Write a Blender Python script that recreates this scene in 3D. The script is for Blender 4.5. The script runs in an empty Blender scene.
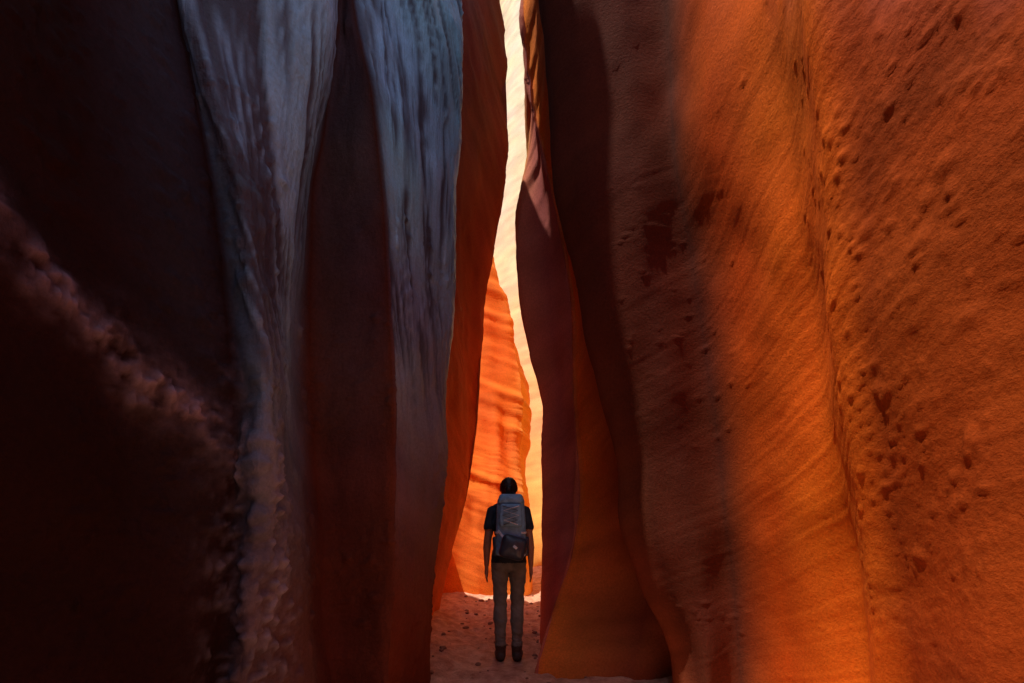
import bpy, bmesh, math, random
import numpy as np
from mathutils import Vector, Matrix
random.seed(3)
F=455.0; HV=520.0; CH=1.29
sc=bpy.context.scene
# ---------------------------------------------------------------- noise
def _h(ix,iy,iz,seed):
    n=(ix.astype(np.int64)*374761393+iy.astype(np.int64)*668265263+iz.astype(np.int64)*1103515245+seed*974711)&0xffffffff
    n=((n^(n>>13))*1274126177)&0xffffffff
    n=n^(n>>16)
    n=((n*2246822519)&0xffffffff); n=n^(n>>15)
    return n.astype(np.float64)/4294967295.0
def vnoise(x,y,z,seed=0):
    ix=np.floor(x);iy=np.floor(y);iz=np.floor(z)
    fx=x-ix;fy=y-iy;fz=z-iz
    fx=fx**3*(fx*(fx*6-15)+10);fy=fy**3*(fy*(fy*6-15)+10);fz=fz**3*(fz*(fz*6-15)+10)
    r=0
    for a in (0,1):
        wa=fx if a else 1-fx
        for b in (0,1):
            wb=fy if b else 1-fy
            for c in (0,1):
                wc=fz if c else 1-fz
                r=r+wa*wb*wc*_h(ix+a,iy+b,iz+c,seed)
    return r*2-1
def fbm(x,y,z,oct=4,seed=0,gain=.5):
    r=0;a=1.
    for i in range(oct):
        r=r+a*vnoise(x,y,z,seed+i*17); a*=gain; x=x*2.03;y=y*2.03;z=z*2.03
    return r
def knobs(a,b,size,prob,seed):
    """scattered rounded lumps on a 2D chart, height 0..1"""
    a=a/size;b=b/size
    ia=np.floor(a);ib=np.floor(b);out=np.zeros_like(a)
    z0=np.zeros_like(ia)
    for da in (-1,0,1):
        for db in (-1,0,1):
            ca=ia+da;cb=ib+db
            pa=ca+.2+.6*_h(ca,cb,z0,seed);pb=cb+.2+.6*_h(ca,cb,z0,seed+1)
            r=.22+.33*_h(ca,cb,z0,seed+2)
            on=_h(ca,cb,z0,seed+3)<prob
            st=.6+.9*_h(ca,cb,z0,seed+4)
            d=np.sqrt(((a-pa)*st)**2+((b-pb)/st)**2)/r
            k=np.clip(1-d*d,0,1)**1.3*r*1.8
            out=np.maximum(out,np.where(on,k,0))
    return out
def sst(a,b,x):
    t=np.clip((x-a)/(b-a),0,1);return t*t*(3-2*t)
# ---------------------------------------------------------------- loft
RIM=24.0
zr=np.concatenate([np.arange(-.3,3.6,.0115),np.arange(3.6,8,.035),np.arange(8,RIM+.01,.14)])
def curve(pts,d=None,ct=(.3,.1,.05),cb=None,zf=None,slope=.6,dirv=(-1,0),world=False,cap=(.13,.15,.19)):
    if world:
        x0,y0=pts
        x=np.full_like(zr,x0);y=np.full_like(zr,y0)
        if zf is None: zf=3.
        dd=max(1.5,abs(y0))
    else:
        zz=[];xx=[];yy=[]
        for p in pts:
            v,u=p[0],p[1];dp=p[2] if len(p)>2 else d
            zz.append(CH+(HV-v)/F*dp);xx.append((u-512)/F*dp);yy.append(dp)
        o=np.argsort(zz);zz=np.array(zz)[o];xx=np.array(xx)[o];yy=np.array(yy)[o]
        dd=float(np.max(yy))
        zu=np.arange(-3,RIM+3,.0125)
        sig=max(2,int(.04*dd/.0125));k=np.exp(-.5*(np.arange(-3*sig,3*sig+1)/sig)**2);k/=k.sum()
        def sm(a):
            b=np.interp(zu,zz,a);b=np.convolve(np.pad(b,3*sig,mode='edge'),k,'valid');return np.interp(zr,zu,b)
        x=sm(xx);y=sm(yy)
        if zf is None: zf=CH+1.22*dd
    t=np.clip(zr-zf,0,None); t=np.where(t<1,t*t*.5,t-.5)
    x=x+dirv[0]*slope*t;y=y+dirv[1]*slope*t
    cb=cb or ct
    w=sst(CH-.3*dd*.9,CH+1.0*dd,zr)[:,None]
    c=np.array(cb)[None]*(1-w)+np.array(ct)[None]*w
    if cap:  # unseen rock higher up is recoloured to steer bounce light
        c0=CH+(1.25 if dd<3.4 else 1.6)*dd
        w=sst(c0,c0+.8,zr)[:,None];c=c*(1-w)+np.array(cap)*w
    return x,y,c
def basis(nseg,tk,tens=.42):
    K=len(nseg)+1;rows=[]
    T_=[tk.get(i,tens) for i in range(K)]
    for i,n in enumerate(nseg):
        for j in range(n):
            t=j/n;r=np.zeros(K)
            h00=2*t**3-3*t**2+1;h10=t**3-2*t**2+t;h01=-2*t**3+3*t**2;h11=t**3-t**2
            r[i]+=h00;r[i+1]+=h01
            a,b=max(i-1,0),min(i+1,K-1)
            r[b]+=h10*T_[i];r[a]-=h10*T_[i]
            a,b=i,min(i+2,K-1)
            r[b]+=h11*T_[i+1];r[a]-=h11*T_[i+1]
            rows.append(r)
    r=np.zeros(K);r[-1]=1;rows.append(r)
    return np.array(rows)
def wall(name,curves,step,dirs,inward,disp,mat,tk={}):
    X=np.stack([c[0] for c in curves],1);Y=np.stack([c[1] for c in curves],1);C=np.stack([c[2] for c in curves],1)
    mid=np.argmin(abs(zr-1.8))
    nseg=[]
    for i in range(len(curves)-1):
        L=math.hypot(X[mid,i+1]-X[mid,i],Y[mid,i+1]-Y[mid,i]);dm=.5*(Y[mid,i+1]+Y[mid,i])
        s=step*max(.8,abs(dm)/1.5) if dm>.5 else .06
        nseg.append(int(min(120,max(6,L/s))))
    W=basis(nseg,tk)
    D=W@np.array(dirs,float)
    X=X@W.T;Y=Y@W.T;C=np.einsum('zkc,mk->zmc',C,np.abs(W)/np.abs(W).sum(1,keepdims=True))
    Z=np.repeat(zr[:,None],X.shape[1],1)
    # arc length along the wall, so surface texture never stretches
    ds=np.sqrt(np.diff(X,axis=1)**2+np.diff(Y,axis=1)**2)
    S=np.concatenate([np.zeros((X.shape[0],1)),np.cumsum(ds,1)],1)
    j0=np.argmin(abs(Y[mid]-2.3)*1.0+10*(Y[mid]<0)); S=S-S[:,j0:j0+1]
    gx=np.gradient(X,axis=1);gy=np.gradient(Y,axis=1)
    ux=np.gradient(X,axis=0);uy=np.gradient(Y,axis=0);uz=np.gradient(Z,axis=0)
    nx=gy*uz;ny=-gx*uz;nz=gx*uy-gy*ux
    l=np.sqrt(nx*nx+ny*ny+nz*nz)+1e-9;nx/=l;ny/=l;nz/=l
    if not inward: nx,ny,nz=-nx,-ny,-nz
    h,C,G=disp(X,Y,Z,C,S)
    bed=fbm(X*.9+Z*.3,Y*.9,Z*4.5+Y*2.0,4,901)
    blo=fbm(X*3,Y*3,Z*3,4,902)
    C=C*(1+.16*bed+.10*blo)[...,None]
    C[...,1]*=(1+.10*fbm(X*1.5,Y*1.5,Z*1.5,3,903))
    X=X+nx*h;Y=Y+ny*h;Z=Z+nz*h
    off=[.4,1.5,5,20,120]
    n0=len(zr)-1
    for i,o in enumerate(off):
        X=np.vstack([X,X[n0][None]+D[:,0][None]*o]);Y=np.vstack([Y,Y[n0][None]+D[:,1][None]*o])
        Z=np.vstack([Z,Z[n0][None]+.15*(i+1)]);C=np.concatenate([C,C[n0][None]],0);G=np.vstack([G,G[n0][None]])
    R,M=X.shape
    me=bpy.data.meshes.new(name)
    co=np.stack([X,Y,Z],-1).reshape(-1,3)
    idx=np.arange(R*M).reshape(R,M)
    q=np.stack([idx[:-1,:-1],idx[:-1,1:],idx[1:,1:],idx[1:,:-1]],-1).reshape(-1,4)
    if not inward: q=q[:,::-1]
    me.vertices.add(R*M);me.vertices.foreach_set('co',co.astype(np.float32).ravel())
    me.loops.add(q.size);me.loops.foreach_set('vertex_index',q.astype(np.int32).ravel())
    me.polygons.add(len(q));me.polygons.foreach_set('loop_start',(np.arange(len(q))*4).astype(np.int32))
    me.polygons.foreach_set('loop_total',np.full(len(q),4,np.int32))
    me.update(calc_edges=True)
    me.polygons.foreach_set('use_smooth',np.ones(len(q),bool))
    at=me.color_attributes.new('rock','FLOAT_COLOR','POINT')
    cc=np.ones((R*M,4),np.float32);cc[:,:3]=np.clip(C.reshape(-1,3),0.004,.9);cc[:,3]=G.ravel();at.data.foreach_set('color',cc.ravel())
    me.validate()
    ob=bpy.data.objects.new(name,me);sc.collection.objects.link(ob);me.materials.append(mat)
    return ob
# ---------------------------------------------------------------- materials
def newmat(n):
    m=bpy.data.materials.new(n);m.use_nodes=True;nt=m.node_tree
    return m,nt,nt.nodes['Principled BSDF']
def rockmat(name,rough=.62,spec=.45,bscale=1.,gloss=False):
    m,nt,b=newmat(name);N=nt.nodes.new;L=nt.links.new
    at=N('ShaderNodeAttribute');at.attribute_name='rock'
    tc=N('ShaderNodeTexCoord')
    n3=N('ShaderNodeTexNoise');n3.inputs['Scale'].default_value=60;n3.inputs['Detail'].default_value=4;n3.inputs['Roughness'].default_value=.75
    L(tc.outputs['Object'],n3.inputs[0])
    def mr(src,a,b2,c,d):
        r=N('ShaderNodeMapRange');r.inputs[1].default_value=a;r.inputs[2].default_value=b2;r.inputs[3].default_value=c;r.inputs[4].default_value=d;L(src,r.inputs[0]);return r.outputs[0]
    vm=N('ShaderNodeVectorMath');vm.operation='SCALE';L(at.outputs['Color'],vm.inputs[0]);L(mr(n3.outputs[0],.3,.7,.8,1.2),vm.inputs['Scale'])
    L(vm.outputs[0],b.inputs['Base Color'])
    b.inputs['Roughness'].default_value=rough;b.inputs['Specular IOR Level'].default_value=spec
    hgt=n3.outputs[0]
    if gloss:
        L(mr(at.outputs['Alpha'],0,1,.75,.36),b.inputs['Roughness']);L(mr(at.outputs['Alpha'],0,1,.06,.9),b.inputs['Specular IOR Level'])
        mp=N('ShaderNodeMapping');mp.inputs['Rotation'].default_value=(math.radians(-13),0,0);mp.inputs['Scale'].default_value=(34,34,2.6);L(tc.outputs['Object'],mp.inputs[0])
        n5=N('ShaderNodeTexNoise');n5.inputs['Scale'].default_value=1;n5.inputs['Detail'].default_value=3;n5.inputs['Roughness'].default_value=.6;L(mp.outputs[0],n5.inputs[0])
        mu=N('ShaderNodeMath');mu.operation='MULTIPLY_ADD';L(n5.outputs[0],mu.inputs[0]);L(mr(at.outputs['Alpha'],0,.5,.3,1.6),mu.inputs[1]);L(n3.outputs[0],mu.inputs[2]);hgt=mu.outputs[0]
    bp=N('ShaderNodeBump');bp.inputs['Strength'].default_value=.6;bp.inputs['Distance'].default_value=.007*bscale
    L(hgt,bp.inputs['Height']);L(bp.outputs[0],b.inputs['Normal'])
    return m
rockL=rockmat('sheen_painted_sandstone',.6,.12,1.6,True)  # left wall rock, cool sheen and shade painted into its vertex colour
rockR=rockmat('orange_sandstone',.85,.05,1.15)
# ---------------------------------------------------------------- curves
shade_blk=(.022,.007,.005);shade_rec=(.050,.015,.009);sheen_blu=(.22,.52,.78);brn=(.17,.045,.020)  # cool sheen on folds, near-black shade in recesses painted into the colour
prp=(.13,.042,.045);red=(.88,.19,.026);glow_bor=(.80,.20,.03)
A=[(0,460),(100,457),(200,456),(300,450),(400,446),(450,447),(500,442),(550,437),(600,432),(683,428)]
B=[(0,499),(60,505),(130,508),(200,503),(260,492),(300,483),(400,480),(440,477),(500,468),(550,453),(600,441),(683,430)]
Cc=[(0,497,9.9),(200,494,9.9),(260,493,9.8),(300,495,9.6),(330,501,9.4),(345,510,9.3),(370,518,9.1),(400,525,8.9),(450,526,8.6),(500,524,8.2),(600,524,7.7)]
Cm=[(0,490,9.7),(260,484,9.5),(345,498,9.1),(400,506,8.7),(500,498,8.0),(600,480,7.5)]
Cs=[(0,480,9.5),(260,470,9.3),(400,465,8.5),(600,430,7.2)]
sh=lambda P,du,dd=None:[(p[0],p[1]+du)+((p[2]+dd,) if len(p)>2 else ()) for p in P]
W=dict(world=True)
HI=dict(zf=8.5,slope=.6)  # unseen upper left wall kept upright to shade the right wall
Lc=[curve((0,-7),ct=brn,**W,slope=.3),curve((-.6,-5),ct=brn,**W,slope=.5),curve((-1.3,-2.5),ct=brn,**W,slope=.6),curve((-1.3,-.5),ct=shade_blk,**W),
 curve([(0,-60),(683,-60)],.92,shade_blk),
 curve([(0,60),(300,90),(683,110)],1.2,shade_blk),
 curve([(0,172),(200,212),(400,234),(683,218)],1.56,shade_blk),
 curve([(0,195),(100,218),(200,247),(300,258),(400,268),(500,262),(600,255),(683,245)],1.58,sheen_blu,(.11,.08,.10)),
 curve([(0,330),(100,306),(200,288),(300,280),(400,282),(500,292),(600,305),(683,315)],1.92,sheen_blu,(.11,.05,.04)),
 curve([(0,338),(200,312),(400,312),(683,332)],2.5,shade_rec,(.10,.03,.018)),
 curve([(0,350),(100,372),(200,383),(300,388),(400,393),(500,392),(600,388),(683,385)],2.55,shade_rec,(.14,.04,.02),**HI),
 curve([(0,370),(100,386),(200,394),(400,400),(500,400),(683,394)],2.68,sheen_blu,brn,**HI),
 curve(A,3.5,sheen_blu,brn,**HI),
 curve(sh(A,-8),3.95,brn,**HI),
 curve([(0,455),(200,450),(400,440),(500,430),(600,418),(683,410)],4.7,prp,glow_bor,slope=1.2),  # warm glow on the lower fold painted in with the bottom colour
 curve([(0,482),(150,485),(200,478),(260,470),(300,466),(400,464),(500,455),(600,430),(683,420)],5.5,prp,glow_bor,slope=1.5),
 curve(B,6.1,prp,glow_bor,slope=2.2),
 curve(sh(B,-12),6.4,red,zf=1.0,slope=1.3),
 curve(Cs,0,red,zf=1.0,slope=1.),
 curve(Cm,0,red,zf=5.5,slope=.8),
 curve(Cc,0,(.9,.40,.09),zf=6.6,slope=.7),
 curve(sh(Cc,-15,1.2),0,red,zf=6.3,slope=.8),
 curve((-4,12),ct=red,zf=4,**W),curve((-14,15),ct=red,zf=6,**W)]
ldirs=[(0,-1)]+[(-1,0)]*(len(Lc)-1)
def laminae(S,Z,X,Y,sd):
    return vnoise((Z*.85+S*.5+.05*vnoise(S*2,Z*2,X,sd))*30,S*1.2,Y*.5,sd+1)
def dispL(X,Y,Z,C,q):
    nr=sst(7,4,Y)
    h=(.014+.014*nr)*fbm(X*2.2,Y*2.2,Z*1.3,4,1)
    s=vnoise(q*12+Z*3.2,Z*1.0,X*2,5)*.5+(1-2*abs(vnoise(q*24+Z*6,Z*1.3,X*3,9)))*.4+(1-2*abs(vnoise(q*48+Z*10,Z*2.5,X*5,11)))*.35
    near=sst(6,3,Y)*sst(-2,.3,Y)
    sheen=sst(.12,.5,C[...,2])  # mask of the folds where skylight sheen is painted in
    h=h+near*s*(.003+.012*sheen)
    mids=sst(3.2,4.5,Y)*sst(14,9,Y)
    h=h+mids*(.0045*laminae(q,Z,X,Y,40)+.03*fbm(q*1.6+Z*.5,Z*.5,X*0,3,41))+near*.0016*laminae(q,Z*1.3,X,Y,43)
    m1=sst(-.4,.3,fbm(Y*2.4,Z*2.0,X,3,33))
    k=knobs(q,Z,.035,.38,50)*.55+knobs(q+7,Z,.08,.3,60)*.8
    h=h+near*k*.020*m1
    yl=np.clip((Y-1.0)/.62,-.6,1.05);zl=1.90-yl*.45+.05*vnoise(Y*5,Z*0,X*0,71)
    dz=(Z-zl)
    on=sst(1.75,1.55,Y)*sst(.2,.7,Y)
    wd=.085+.03*vnoise(Y*7,Z*0,X*0,72)
    band=np.exp(-(dz/wd)**2)*on
    soft=np.exp(-(dz/.13)**2)*on
    brk=sst(-.5,.4,fbm(Y*9,Z*9,X*0,3,97))
    kk=knobs(q,Z,.024,.5,80)*.5+knobs(q+3,Z,.05,.5,90)+.5*fbm(q*28,Z*28,X*9,3,81)
    h=h+.024*soft+band*kk*.026*(.4+.6*brk)
    mix_=np.clip(band*(.30+.65*kk)*(.35+.75*brk),0,.9)[...,None]
    C=C*(1-mix_)+np.array((.34,.26,.32))*mix_
    foot=np.exp(-((Y-1.66)/.12)**2)*sst(2.2,1.3,Z)
    fk=knobs(q,Z,.022,.5,104)*.5+knobs(q,Z,.05,.5,100)*1.2+.6*fbm(q*20,Z*20,X*9,3,101)
    h=h+foot*fk*.022
    fm=np.clip(foot*(.05+.6*fk),0,.8)[...,None]
    C=C*(1-fm)+np.array((.28,.26,.34))*fm
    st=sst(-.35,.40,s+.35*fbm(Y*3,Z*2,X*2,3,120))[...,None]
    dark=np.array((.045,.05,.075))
    nb=(near*sheen)[...,None]
    C=C*(1-nb)+(C*st+dark*(1-st))*nb  # sheen painted as pale streaks with dark gaps
    h=h+sst(7,8,Y)*.10*fbm(X*2.6+Z*.25,Y*.6,Z*.35,3,130)
    return h,C,np.clip(nb[...,0]*(.5+.5*st[...,0])+.5*fm[...,0]+.3*mix_[...,0],0,1)
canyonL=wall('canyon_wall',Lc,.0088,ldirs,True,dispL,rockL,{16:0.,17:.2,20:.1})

shade_dk=(.092,.022,.012);org=(.54,.082,.008);org_lit=(.76,.135,.011);og2=(.33,.050,.007);pr2=(.46,.14,.12);gold=(.9,.46,.10);glow_rim=(.85,.22,.03);sd_=(.28,.065,.03)
glow_pale=(.9,.80,.56)  # paler top of the far wall, slot glow painted into its colour
S2=[(0,540),(100,545),(190,556),(280,576),(400,601),(470,619),(520,622),(590,642),(640,668),(683,672)]
S3=[(0,527),(80,530),(150,546),(220,561),(300,575),(400,577),(470,583,4.5),(540,580,4.5),(600,563,4.35),(640,549,4.0),(683,538,3.62)]
S3=[p if len(p)>2 else (*p,4.5) for p in S3]
K16=[(p[0],p[1]+9,3.95) for p in S2[:7]]+[(590,649,3.95),(640,640,3.75),(683,625,3.5)]
E=[(0,523),(60,527),(100,529),(150,531),(210,519),(260,515),(310,522),(370,532),(400,542),(500,543),(580,542),(650,540)]
RG=[(0,800),(150,815),(300,835),(430,850),(550,870),(683,885)]
bounce_cap=(.32,.42,.56)  # pale blue on unseen upper right wall, added to bounce cool light left
rd=dict(dirv=(1,0),cap=bounce_cap)
dd_=dict(dirv=(.25,.97),cap=None)
rs=dict(dirv=(1,0),slope=2.2,cap=bounce_cap)
Rc=[curve((0,-7),ct=brn,**W,slope=.3,**rd),curve((.6,-5),ct=brn,**W,**rd),curve((1.3,-2.5),ct=org,**W,**rs),curve((1.3,-.5),ct=og2,**W,**rs),
 curve([(0,1090),(683,1090)],.95,og2,**rs),
 curve([(0,960),(683,965)],1.2,og2,**rs),
 curve([(0,850),(150,862),(300,875),(430,890),(550,905),(683,925)],1.5,og2,**rs),
 curve(RG,1.68,org_lit,**rs),  # lit face by the ridge painted brighter, the near side dimmer
 curve(sh(RG,-16),2.08,org_lit,**rs),
 curve([(0,760),(300,790),(500,815),(683,835)],2.25,org_lit,**rs),
 curve([(0,700),(150,720),(300,745),(450,765),(683,790)],2.6,org,**rs),
 curve([(0,665),(150,675),(250,690),(450,718),(650,740)],2.98,shade_dk,**rs),  # shade on this fold and crease painted in as darker rock
 curve([(0,620),(150,630),(300,650),(450,680),(650,710)],3.0,shade_dk,**rs),
 curve([(0,575),(100,580),(190,590),(300,610),(400,635),(470,650),(520,652),(590,672),(640,694),(683,700)],3.1,shade_dk,**rs),
 curve(S2,3.35,shade_dk,(.26,.06,.025),**rs),
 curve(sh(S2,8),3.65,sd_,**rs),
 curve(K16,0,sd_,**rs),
 curve(S3,0,glow_rim,**rs),  # orange rim glow painted into the edge colour
 curve(sh(S3,-5,.03),0,pr2,**rs),
 curve([(0,526),(100,530),(150,540),(220,543),(300,548),(400,560),(500,562),(600,552,4.7),(650,544,4.2)],4.75,pr2,**rs),
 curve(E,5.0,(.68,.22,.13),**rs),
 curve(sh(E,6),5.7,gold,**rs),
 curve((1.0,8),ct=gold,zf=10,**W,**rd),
 curve((1.6,11.0),ct=glow_pale,cb=gold,zf=0,slope=.2,world=True,**dd_),
 curve((.8,11.8),ct=glow_pale,cb=gold,zf=0,slope=.25,world=True,**dd_),
 curve((-1,12.8),ct=glow_pale,cb=gold,zf=0,slope=.25,world=True,**dd_),
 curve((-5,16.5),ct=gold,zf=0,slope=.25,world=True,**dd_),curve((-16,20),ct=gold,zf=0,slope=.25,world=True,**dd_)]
rdirs=[(0,-1)]+[(1,0)]*22+[(.8,.6),(.25,1),(0,1),(0,1),(-.3,1)]
def dispR(X,Y,Z,C,q):
    nr=sst(7,4,Y)
    h=(.012+.016*nr)*fbm(X*1.8,Y*1.8,Z*1.1,3,201)
    near=sst(5,2.4,Y)*sst(-2,.3,Y)
    vnear=sst(1.95,1.6,Y)*sst(-2,.3,Y)
    w=vnoise(q*6-Z*9,q*2+Z*2,X,205)*.5+vnoise(q*14-Z*24,q*3+Z*3,X,206)*.3
    h=h+near*w*.002
    h=h+near*laminae(q,Z*1.3,X,Y,208)*.0017
    mids=sst(3.2,3.8,Y)*sst(9,7,Y)
    h=h+mids*(.0045*laminae(q,Z,X,Y,260)+.030*fbm(q*1.5+Z*.6,Z*.5,X*0,3,261))
    bandc=vnoise(q*1.6-Z*4.2+1.3,q*.8,X*0,207)
    bm=sst(.1,.75,bandc)
    k=knobs(q,Z,.03,.35,210)*.5+knobs(q+5,Z,.06,.3,220)
    rub=.5*fbm(q*16,Z*26,X*4,3,230)
    dens=.35+.65*sst(-.3,.4,fbm(q*3,Z*2.4,X,2,243))
    h=h+vnear*(bm*(.008*k+.008*rub)+dens*(.008*knobs(q+2,Z,.045,.28,240)+.005*knobs(q+2,Z,.025,.32,241)+.009*knobs(q+9,Z,.08,.14,242)))
    sc2=sst(0,.6,fbm(q*2,Z*1.6,X,3,251))
    h=h+near*(1-vnear)*knobs(q,Z,.045,.16,250)*.007*(.25+sc2)
    t=np.clip(.35*bm*vnear,0,1)[...,None]
    C=C*(1-t)+np.array((.26,.055,.013))*t
    return h,C,np.zeros_like(h)
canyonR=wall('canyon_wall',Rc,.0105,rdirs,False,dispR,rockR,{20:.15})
# ---------------------------------------------------------------- ground
gxs=np.concatenate([[-150,-40,-15,-6],np.arange(-2.5,2.51,.02),[6,15,40,150]])
gys=np.concatenate([[-150,-40,-10],np.arange(-3,2.8,.15),np.arange(2.8,9,.02),np.arange(9,16,.12),[25,60,250]])
GX,GY=np.meshgrid(gxs,gys)
Zn=GX*0
g=.030*fbm(GX*1.6,GY*1.6,Zn,3,301)+.014*fbm(GX*7,GY*7,Zn,3,302)+.012*np.abs(vnoise(GX*10,GY*7,Zn,303))
g=g+.010*knobs(GX,GY,.07,.4,305)
g=g+.10*sst(.28,1.0,np.abs(GX+.05))*sst(3.2,4.4,GY)
foot=np.exp(-((GX+.02)**2+(GY-4.18)**2)/.09);g=g*(1-foot)
me=bpy.data.meshes.new('ground')
R,M=GX.shape;idx=np.arange(R*M).reshape(R,M)
q=np.stack([idx[:-1,:-1],idx[:-1,1:],idx[1:,1:],idx[1:,:-1]],-1).reshape(-1,4)
me.from_pydata(np.stack([GX,GY,g],-1).reshape(-1,3).tolist(),[],q.tolist())
me.polygons.foreach_set('use_smooth',np.ones(len(q),bool))
gr=bpy.data.objects.new('sandy_ground',me);sc.collection.objects.link(gr)
m,nt,b=newmat('sand');N=nt.nodes.new;L=nt.links.new
tc=N('ShaderNodeTexCoord');n=N('ShaderNodeTexNoise');n.inputs['Scale'].default_value=7;n.inputs['Detail'].default_value=6;n.inputs['Roughness'].default_value=.75;L(tc.outputs['Object'],n.inputs[0])
cr=N('ShaderNodeValToRGB');cr.color_ramp.elements[0].position=.34;cr.color_ramp.elements[0].color=(.46,.18,.10,1);cr.color_ramp.elements[1].position=.66;cr.color_ramp.elements[1].color=(.85,.50,.34,1)
L(n.outputs[0],cr.inputs[0]);L(cr.outputs[0],b.inputs['Base Color']);b.inputs['Roughness'].default_value=.9
n2=N('ShaderNodeTexNoise');n2.inputs['Scale'].default_value=60;n2.inputs['Detail'].default_value=3;L(tc.outputs['Object'],n2.inputs[0])
bp=N('ShaderNodeBump');bp.inputs['Strength'].default_value=.7;bp.inputs['Distance'].default_value=.02;L(n2.outputs[0],bp.inputs['Height']);L(bp.outputs[0],b.inputs['Normal'])
me.materials.append(m)
bm=bmesh.new()
for i in range(170):
    y=random.uniform(3.2,8);x=random.uniform(-.75,.75)
    if abs(x)<.2 and abs(y-4.18)<.3: continue
    r=random.choice([.006,.009,.012,.018,.03])*random.uniform(.7,1.2)
    iz=np.argmin(abs(gys-y));ix=np.argmin(abs(gxs-x));zz=g[iz,ix]
    mt=Matrix.Translation((x,y,zz+r*.2))@Matrix.Rotation(random.random()*6,4,'Z')@Matrix.Diagonal((r*random.uniform(.8,1.5),r,r*.6,1))
    vs=bmesh.ops.create_icosphere(bm,subdivisions=2,radius=1,matrix=mt)['verts']
    for v in vs: v.co+=Vector((random.uniform(-1,1),random.uniform(-1,1),random.uniform(-1,1)))*r*.12
me=bpy.data.meshes.new('pebbles');bm.to_mesh(me);bm.free()
pb=bpy.data.objects.new('pebbles',me);sc.collection.objects.link(pb)
m,nt,b=newmat('pebble');b.inputs['Base Color'].default_value=(.30,.14,.09,1);b.inputs['Roughness'].default_value=.85
me.materials.append(m)
# ---------------------------------------------------------------- person
def simple(name,col,rough=.8,spec=.3,ns=60,bump=.004,var=.25):
    m,nt,b=newmat(name);N=nt.nodes.new;L=nt.links.new
    tc=N('ShaderNodeTexCoord');n=N('ShaderNodeTexNoise');n.inputs['Scale'].default_value=ns;n.inputs['Detail'].default_value=3;L(tc.outputs['Object'],n.inputs[0])
    mr=N('ShaderNodeMapRange');mr.inputs[1].default_value=.3;mr.inputs[2].default_value=.7;mr.inputs[3].default_value=1-var;mr.inputs[4].default_value=1+var;L(n.outputs[0],mr.inputs[0])
    vm=N('ShaderNodeVectorMath');vm.operation='SCALE';vm.inputs[0].default_value=col;L(mr.outputs[0],vm.inputs['Scale']);L(vm.outputs[0],b.inputs['Base Color'])
    b.inputs['Roughness'].default_value=rough;b.inputs['Specular IOR Level'].default_value=spec
    bp=N('ShaderNodeBump');bp.inputs['Distance'].default_value=bump;bp.inputs['Strength'].default_value=.5;L(n.outputs[0],bp.inputs['Height']);L(bp.outputs[0],b.inputs['Normal'])
    return m
mSkin=simple('skin',(.40,.19,.11),.55,.4,40,.001,.1)
mShirt=simple('navy_shirt',(.03,.045,.065),.85,.2,14,.012)
mPants=simple('grey_trousers',(.19,.21,.20),.85,.2,12,.014)
mBoot=simple('boot_leather',(.07,.05,.04),.6,.4,50)
mSole=simple('boot_sole',(.02,.018,.016),.8)
mHair=simple('hair',(.02,.012,.008),.45,.5,120,.004)
mPackG=simple('pack_fabric_blue',(.19,.42,.66),.55,.5,25,.006)
mPackK=simple('pack_fabric_black',(.03,.05,.08),.35,.6,30,.006)
mTrim=simple('pack_trim',(.7,.8,.9),.5,.5)
def cap(bm,p1,r1,p2,r2,sx=1.,n=16):
    p1=Vector(p1);p2=Vector(p2);ax=(p2-p1);L_=ax.length;q_=ax.to_track_quat('Z','Y').to_matrix().to_4x4()
    rings=[]
    for i in range(6): a=-math.pi/2+ i*math.pi/2/6; rings.append((r1*math.sin(a),r1*math.cos(a)))
    for i in range(0,7): a=i*math.pi/2/6; rings.append((L_+r2*math.sin(a),r2*math.cos(a)))
    vs=[]
    for z,r in rings:
        vs.append([bm.verts.new(p1+q_.to_3x3()@Vector((max(r,1e-4)*math.cos(t)*sx,max(r,1e-4)*math.sin(t),z))) for t in [2*math.pi*k/n for k in range(n)]])
    for a,b2 in zip(vs[:-1],vs[1:]):
        for k in range(n): bm.faces.new((a[k],a[(k+1)%n],b2[(k+1)%n],b2[k]))
    bm.faces.new(vs[0][::-1]);bm.faces.new(vs[-1])
def ell(bm,c,r,rot=None):
    mt=Matrix.Translation(c)
    if rot: mt=mt@Matrix.Rotation(rot[0],4,rot[1])
    bmesh.ops.create_uvsphere(bm,u_segments=28,v_segments=18,radius=1,matrix=mt@Matrix.Diagonal((*r,1)))
def remesh(bm,name,vox,smooth=4,fac=.5):
    me=bpy.data.meshes.new(name);bm.normal_update();bm.to_mesh(me);bm.free()
    o=bpy.data.objects.new(name,me);sc.collection.objects.link(o)
    r=o.modifiers.new('r','REMESH');r.mode='VOXEL';r.voxel_size=vox;r.use_smooth_shade=True
    s=o.modifiers.new('s','SMOOTH');s.factor=fac;s.iterations=smooth
    dg=bpy.context.evaluated_depsgraph_get();me2=bpy.data.meshes.new_from_object(o.evaluated_get(dg))
    o.modifiers.clear();o.data=me2;me2.name=name
    for p in me2.polygons:p.use_smooth=True
    return o
PX,PY,PZ=-.03,4.18,0.0
hiker=bpy.data.objects.new('hiker',None);sc.collection.objects.link(hiker);hiker.location=(PX,PY,PZ)
HP=Vector((0,.0,1.50));HT=Matrix.Translation(HP)@Matrix.Rotation(math.radians(28),4,'X')@Matrix.Translation(-HP)
def tilt(bm,n0):
    bm.verts.ensure_lookup_table()
    for v in bm.verts[n0:]: v.co=HT@v.co
bm=bmesh.new()
ell(bm,(0,-.01,.93),(.158,.118,.12));ell(bm,(0,0,1.08),(.125,.10,.15));ell(bm,(0,0,1.25),(.145,.108,.18))
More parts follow.
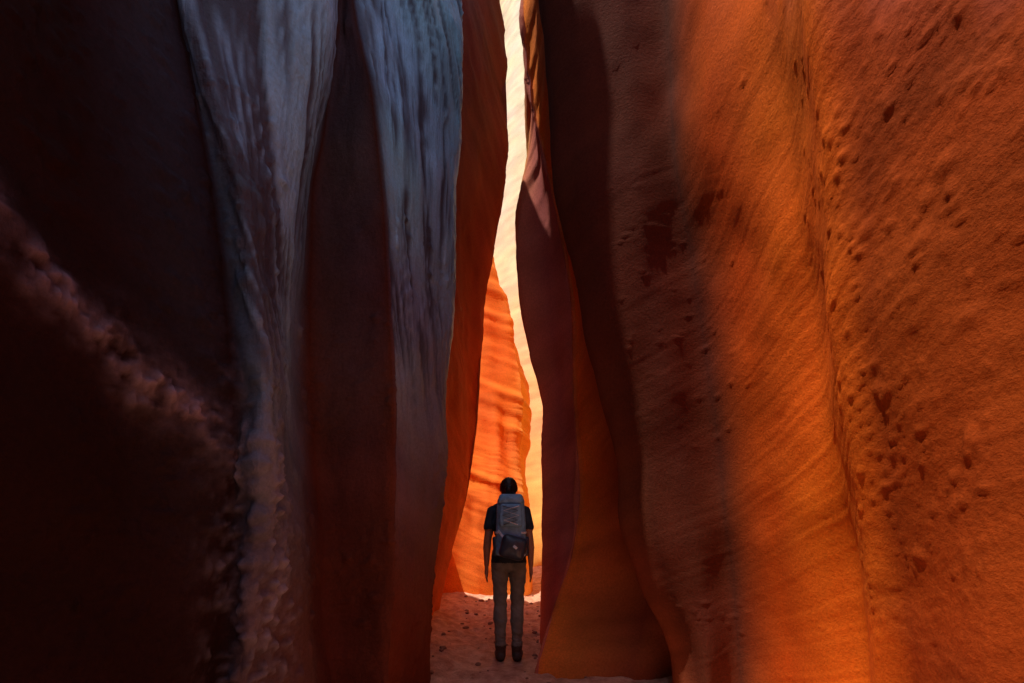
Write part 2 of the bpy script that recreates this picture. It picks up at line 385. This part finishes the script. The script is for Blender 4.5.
ell(bm,(.075,-.035,.90),(.085,.09,.085));ell(bm,(-.075,-.035,.90),(.085,.09,.085))
ell(bm,(.065,.07,1.25),(.06,.055,.06));ell(bm,(-.065,.07,1.25),(.06,.055,.06))
cap(bm,(-.135,0,1.375),.05,(.135,0,1.375),.05)
cap(bm,(-.11,0,1.40),.04,(0,0,1.44),.05);cap(bm,(.11,0,1.40),.04,(0,0,1.44),.05)
cap(bm,(0,-.005,1.38),.056,(0,.012,1.52),.049)
n0=len(bm.verts)
ell(bm,(0,.022,1.585),(.072,.092,.098));ell(bm,(0,.055,1.54),(.055,.06,.062))
cap(bm,(0,.112,1.60),.009,(0,.128,1.575),.013)
ell(bm,(0,.108,1.537),(.024,.012,.008));ell(bm,(0,.10,1.507),(.022,.02,.016))
for s in (-1,1): ell(bm,(s*.074,.02,1.575),(.010,.020,.030))
tilt(bm,n0)
for s in (-1,1):
    cap(bm,(s*.15,0,1.365),.054,(s*.180,-.012,1.225),.052)
    cap(bm,(s*.16,0,1.33),.042,(s*.192,-.02,1.11),.036)
    cap(bm,(s*.192,-.02,1.11),.037,(s*.200,-.005,1.03),.036)
    cap(bm,(s*.200,-.005,1.03),.036,(s*.205,.03,.875),.023)
    cap(bm,(s*.205,.030,.87),.022,(s*.207,.038,.80),.026,.7)
    cap(bm,(s*.203,.03,.84),.018,(s*.203,.065,.80),.013)
    cap(bm,(s*.203,.062,.805),.011,(s*.201,.075,.765),.009)
    for k,(oy,ln) in enumerate([(.030,.068),(.010,.078),(-.010,.072),(-.028,.055)]):
        y0=.038+oy
        cap(bm,(s*.208,y0,.79),.0095,(s*.208,y0+.002,.79-ln*.5),.0085)
        cap(bm,(s*.208,y0+.002,.79-ln*.5),.0085,(s*.199,y0+.012,.79-ln),.007)
    cap(bm,(s*.080,-.005,.90),.088,(s*.078,.005,.52),.062)
    cap(bm,(s*.078,.005,.52),.062,(s*.077,-.018,.37),.061)
    cap(bm,(s*.077,-.018,.37),.061,(s*.074,-.005,.13),.052)
    cap(bm,(s*.074,-.005,.17),.050,(s*.074,-.005,.05),.047)
    cap(bm,(s*.076,-.03,.045),.046,(s*.098,.13,.035),.039)
cap(bm,(-.06,0,.955),.10,(.06,0,.955),.10)
body=remesh(bm,'body',.005,3)
for mm in (mShirt,mSkin,mPants,mBoot,mSole): body.data.materials.append(mm)
for p in body.data.polygons:
    c=p.center;ax_=abs(c.x)
    if c.z<.028: i=4
    elif c.z<.145: i=3
    elif ax_>.15 and c.z<1.205 and c.z>1.02: i=1
    elif ax_>.17 and c.z<=1.02: i=1
    elif c.z<.905: i=2
    elif c.z<1.445: i=0
    else: i=1
    p.material_index=i
co=np.zeros(len(body.data.vertices)*3);body.data.vertices.foreach_get('co',co);co=co.reshape(-1,3)
nn=np.zeros(len(co)*3);body.data.vertices.foreach_get('normal',nn);nn=nn.reshape(-1,3)
cl_=((co[:,2]<.9)&(abs(co[:,0])<.165)&(co[:,2]>.15))|((co[:,2]>.9)&(co[:,2]<1.42)&(abs(co[:,0])<.15))
f_=fbm(co[:,0]*9,co[:,1]*9,co[:,2]*22+co[:,0]*12,2,401)*.007+np.where(co[:,2]<.25,.006,0)*vnoise(co[:,0]*3,co[:,1]*3,co[:,2]*70,402)
co=co+nn*(f_*cl_)[:,None];body.data.vertices.foreach_set('co',co.ravel())
body.parent=hiker
bm=bmesh.new();ell(bm,(0,.002,1.600),(.080,.095,.090),(-.15,'X'));ell(bm,(0,-.03,1.56),(.066,.055,.07));cap(bm,(0,-.05,1.54),.03,(0,-.055,1.49),.022)
ell(bm,(0,-.092,1.615),(.034,.030,.034))
tilt(bm,0)
hair=remesh(bm,'hair',.006,2)
co=np.zeros(len(hair.data.vertices)*3);hair.data.vertices.foreach_get('co',co);co=co.reshape(-1,3)
hn=np.zeros(len(co)*3);hair.data.vertices.foreach_get('normal',hn);hn=hn.reshape(-1,3)
co=co+hn*(.004*vnoise(np.arctan2(co[:,0],co[:,2]-1.6)*14,co[:,1]*6,co[:,2]*10,7))[:,None];hair.data.vertices.foreach_set('co',co.ravel())
hair.data.materials.append(mHair);hair.parent=hiker
mEye=simple('eye',(.6,.58,.55),.2,.5);mIris=simple('iris',(.05,.03,.02),.2,.5)
for s in (-1,1):
    bm=bmesh.new();bmesh.ops.create_uvsphere(bm,u_segments=16,v_segments=10,radius=.0115,matrix=Matrix.Translation((s*.028,.104,1.592)))
    for f in bm.faces:
        f.smooth=True
        if f.calc_center_median().y>.1135:f.material_index=1
    tilt(bm,0)
    me=bpy.data.meshes.new('eye');bm.to_mesh(me);bm.free();me.materials.append(mEye);me.materials.append(mIris)
    o=bpy.data.objects.new('eye',me);sc.collection.objects.link(o);o.parent=hiker
# ---------------- backpack
pack=bpy.data.objects.new('backpack',None);sc.collection.objects.link(pack);pack.location=(PX+.02,PY,PZ)
def rbox(name,c,s,bev,mat,rot=(0,0,0),taper=0,par=pack,wr=.004):
    bm=bmesh.new();bmesh.ops.create_cube(bm,size=1,matrix=Matrix.Diagonal((*s,1)))
    bmesh.ops.bevel(bm,geom=bm.edges[:],offset=bev,segments=5,profile=.6,affect='EDGES')
    bmesh.ops.subdivide_edges(bm,edges=[e for e in bm.edges if e.calc_length()>.04],cuts=6,use_grid_fill=True)
    for v in bm.verts:
        t=v.co.z/s[2]+.5
        v.co.x*=1-taper*t; v.co.y*=1-taper*.5*t
        k=1-min(1,abs(v.co.x)/(s[0]*.5))**2
        if v.co.y<0: v.co.y-=.12*s[1]*k*(1-(2*t-1)**2)
    me=bpy.data.meshes.new(name);bm.to_mesh(me);bm.free()
    co=np.zeros(len(me.vertices)*3);me.vertices.foreach_get('co',co);co=co.reshape(-1,3)
    d=fbm(co[:,0]*16+c[0]*9,co[:,1]*16,co[:,2]*16+c[2]*5,2,501)*wr
    co[:,0]+=d;co[:,1]+=d;me.vertices.foreach_set('co',co.ravel())
    for p in me.polygons:p.use_smooth=True
    me.materials.append(mat)
    o=bpy.data.objects.new(name,me);sc.collection.objects.link(o);o.location=c;o.rotation_euler=rot;o.parent=par
    return o
rbox('main_compartment',(0,-.185,1.235),(.275,.15,.52),.055,mPackG,taper=.16)
rbox('lid',(.0,-.195,1.475),(.225,.165,.085),.035,mPackG,rot=(.1,0,0),taper=.12)
rbox('front_pocket',(0,-.275,1.33),(.20,.06,.20),.028,mPackG,taper=.12)
rbox('lower_camera_bag',(.02,-.30,1.055),(.225,.13,.20),.055,mPackK,rot=(0,.25,0),taper=.05)
rbox('side_pouch',(.135,-.18,1.06),(.045,.10,.17),.02,mPackK);rbox('side_pouch',(-.135,-.18,1.06),(.045,.10,.17),.02,mPackK)
def strap(name,pts,w,t,mat,par=pack):
    bm=bmesh.new();prev=None;P=[Vector(p) for p in pts]
    for i,p in enumerate(P):
        d=(P[min(i+1,len(P)-1)]-P[max(i-1,0)]).normalized()
        out=Vector((p.x*.3,p.y,0)) if abs(p.x)<.1 else Vector((p.x,p.y,0));out=(out-d*out.dot(d)).normalized()
        side=d.cross(out).normalized()
        r=[bm.verts.new(p+side*a*w/2+out*b2*t/2) for a,b2 in ((-1,-1),(1,-1),(1,1),(-1,1))]
        if prev:
            for k in range(4): bm.faces.new((prev[k],prev[(k+1)%4],r[(k+1)%4],r[k]))
        else: bm.faces.new(r[::-1])
        prev=r
    bm.faces.new(prev);bmesh.ops.recalc_face_normals(bm,faces=bm.faces[:])
    me=bpy.data.meshes.new(name);bm.to_mesh(me);bm.free();me.materials.append(mat)
    o=bpy.data.objects.new(name,me);sc.collection.objects.link(o);o.parent=par
    bv=o.modifiers.new('b','BEVEL');bv.width=t*.3
    return o
for s in (-1,1):
    strap('shoulder_strap',[(s*.085,-.12,1.40),(s*.10,-.09,1.44),(s*.11,-.03,1.455),(s*.11,.03,1.44),(s*.11,.09,1.37),(s*.11,.125,1.27),(s*.12,.11,1.18),(s*.14,.04,1.09),(s*.13,-.10,1.03)],.055,.012,mPackK)
    strap('compression_strap',[(s*.13,-.13,1.18),(s*.137,-.19,1.18),(s*.125,-.255,1.18),(s*.09,-.285,1.18)],.018,.005,mTrim)
    strap('hip_belt',[(s*.10,-.12,1.0),(s*.15,-.06,.99),(s*.16,.0,.985),(s*.13,.085,.98),(s*.0,.13,.975)],.035,.008,mPackK)
def tube(name,pts,r,mat,closed=False,par=pack):
    cu=bpy.data.curves.new(name,'CURVE');cu.dimensions='3D';cu.bevel_depth=r;cu.bevel_resolution=3
    sp=cu.splines.new('POLY');sp.points.add(len(pts)-1)
    for i,p in enumerate(pts):sp.points[i].co=(*p,1)
    sp.use_cyclic_u=closed;cu.materials.append(mat)
    o=bpy.data.objects.new(name,cu);sc.collection.objects.link(o);o.parent=par;return o
tube('bungee_cord',[(-.07,-.318,1.41),(.06,-.322,1.37),(-.07,-.325,1.33),(.06,-.325,1.29),(-.06,-.322,1.25)],.005,mPackK)
tube('bungee_cord',[(.07,-.318,1.41),(-.06,-.326,1.37),(.07,-.329,1.33),(-.06,-.329,1.29),(.06,-.322,1.25)],.005,mTrim)
tube('bag_zip',[(.02+.09*math.cos(t),-.352+.03*abs(math.cos(t)),1.075+.06*math.sin(t)) for t in np.linspace(.3,math.pi-.1,20)],.004,mTrim)
tube('haul_loop',[(-.03,-.125,1.50),(-.025,-.125,1.535),(0,-.125,1.548),(.025,-.125,1.535),(.03,-.125,1.50)],.006,mPackK)
strap('bag_sling',[(-.11,-.27,1.20),(-.05,-.345,1.13),(.04,-.385,1.06),(.12,-.33,.99)],.022,.005,mTrim)
# ---------------------------------------------------------------- light
T=Vector((.30,.10,-.94)).normalized()
sun=bpy.data.lights.new('sun','SUN');sun.energy=5;sun.angle=math.radians(.5);sun.color=(1,.92,.80)
so=bpy.data.objects.new('sun',sun);sc.collection.objects.link(so);so.rotation_euler=T.to_track_quat('-Z','Y').to_euler();so.location=(-5,0,25)
S=-T;elev=math.asin(S.z);az=math.atan2(S.x,S.y)
w=bpy.data.worlds.new('World');sc.world=w;w.use_nodes=True;nt=w.node_tree
sky=nt.nodes.new('ShaderNodeTexSky');sky.sky_type='NISHITA';sky.sun_disc=False;sky.sun_elevation=elev;sky.sun_rotation=az
bg=nt.nodes['Background'];bg.inputs[1].default_value=.15;nt.links.new(sky.outputs[0],bg.inputs[0])
sc.view_settings.view_transform='Standard';sc.view_settings.look='None';sc.view_settings.exposure=0
cam=bpy.data.cameras.new('camera');cam.lens=16;cam.sensor_width=36;cam.shift_y=(HV-341.5)/1024;cam.clip_start=.02;cam.clip_end=1000
cam.dof.use_dof=True;cam.dof.focus_distance=3.6;cam.dof.aperture_fstop=8
co_=bpy.data.objects.new('camera',cam);sc.collection.objects.link(co_);co_.location=(0,0,CH);co_.rotation_euler=(math.pi/2,0,0)
sc.camera=co_
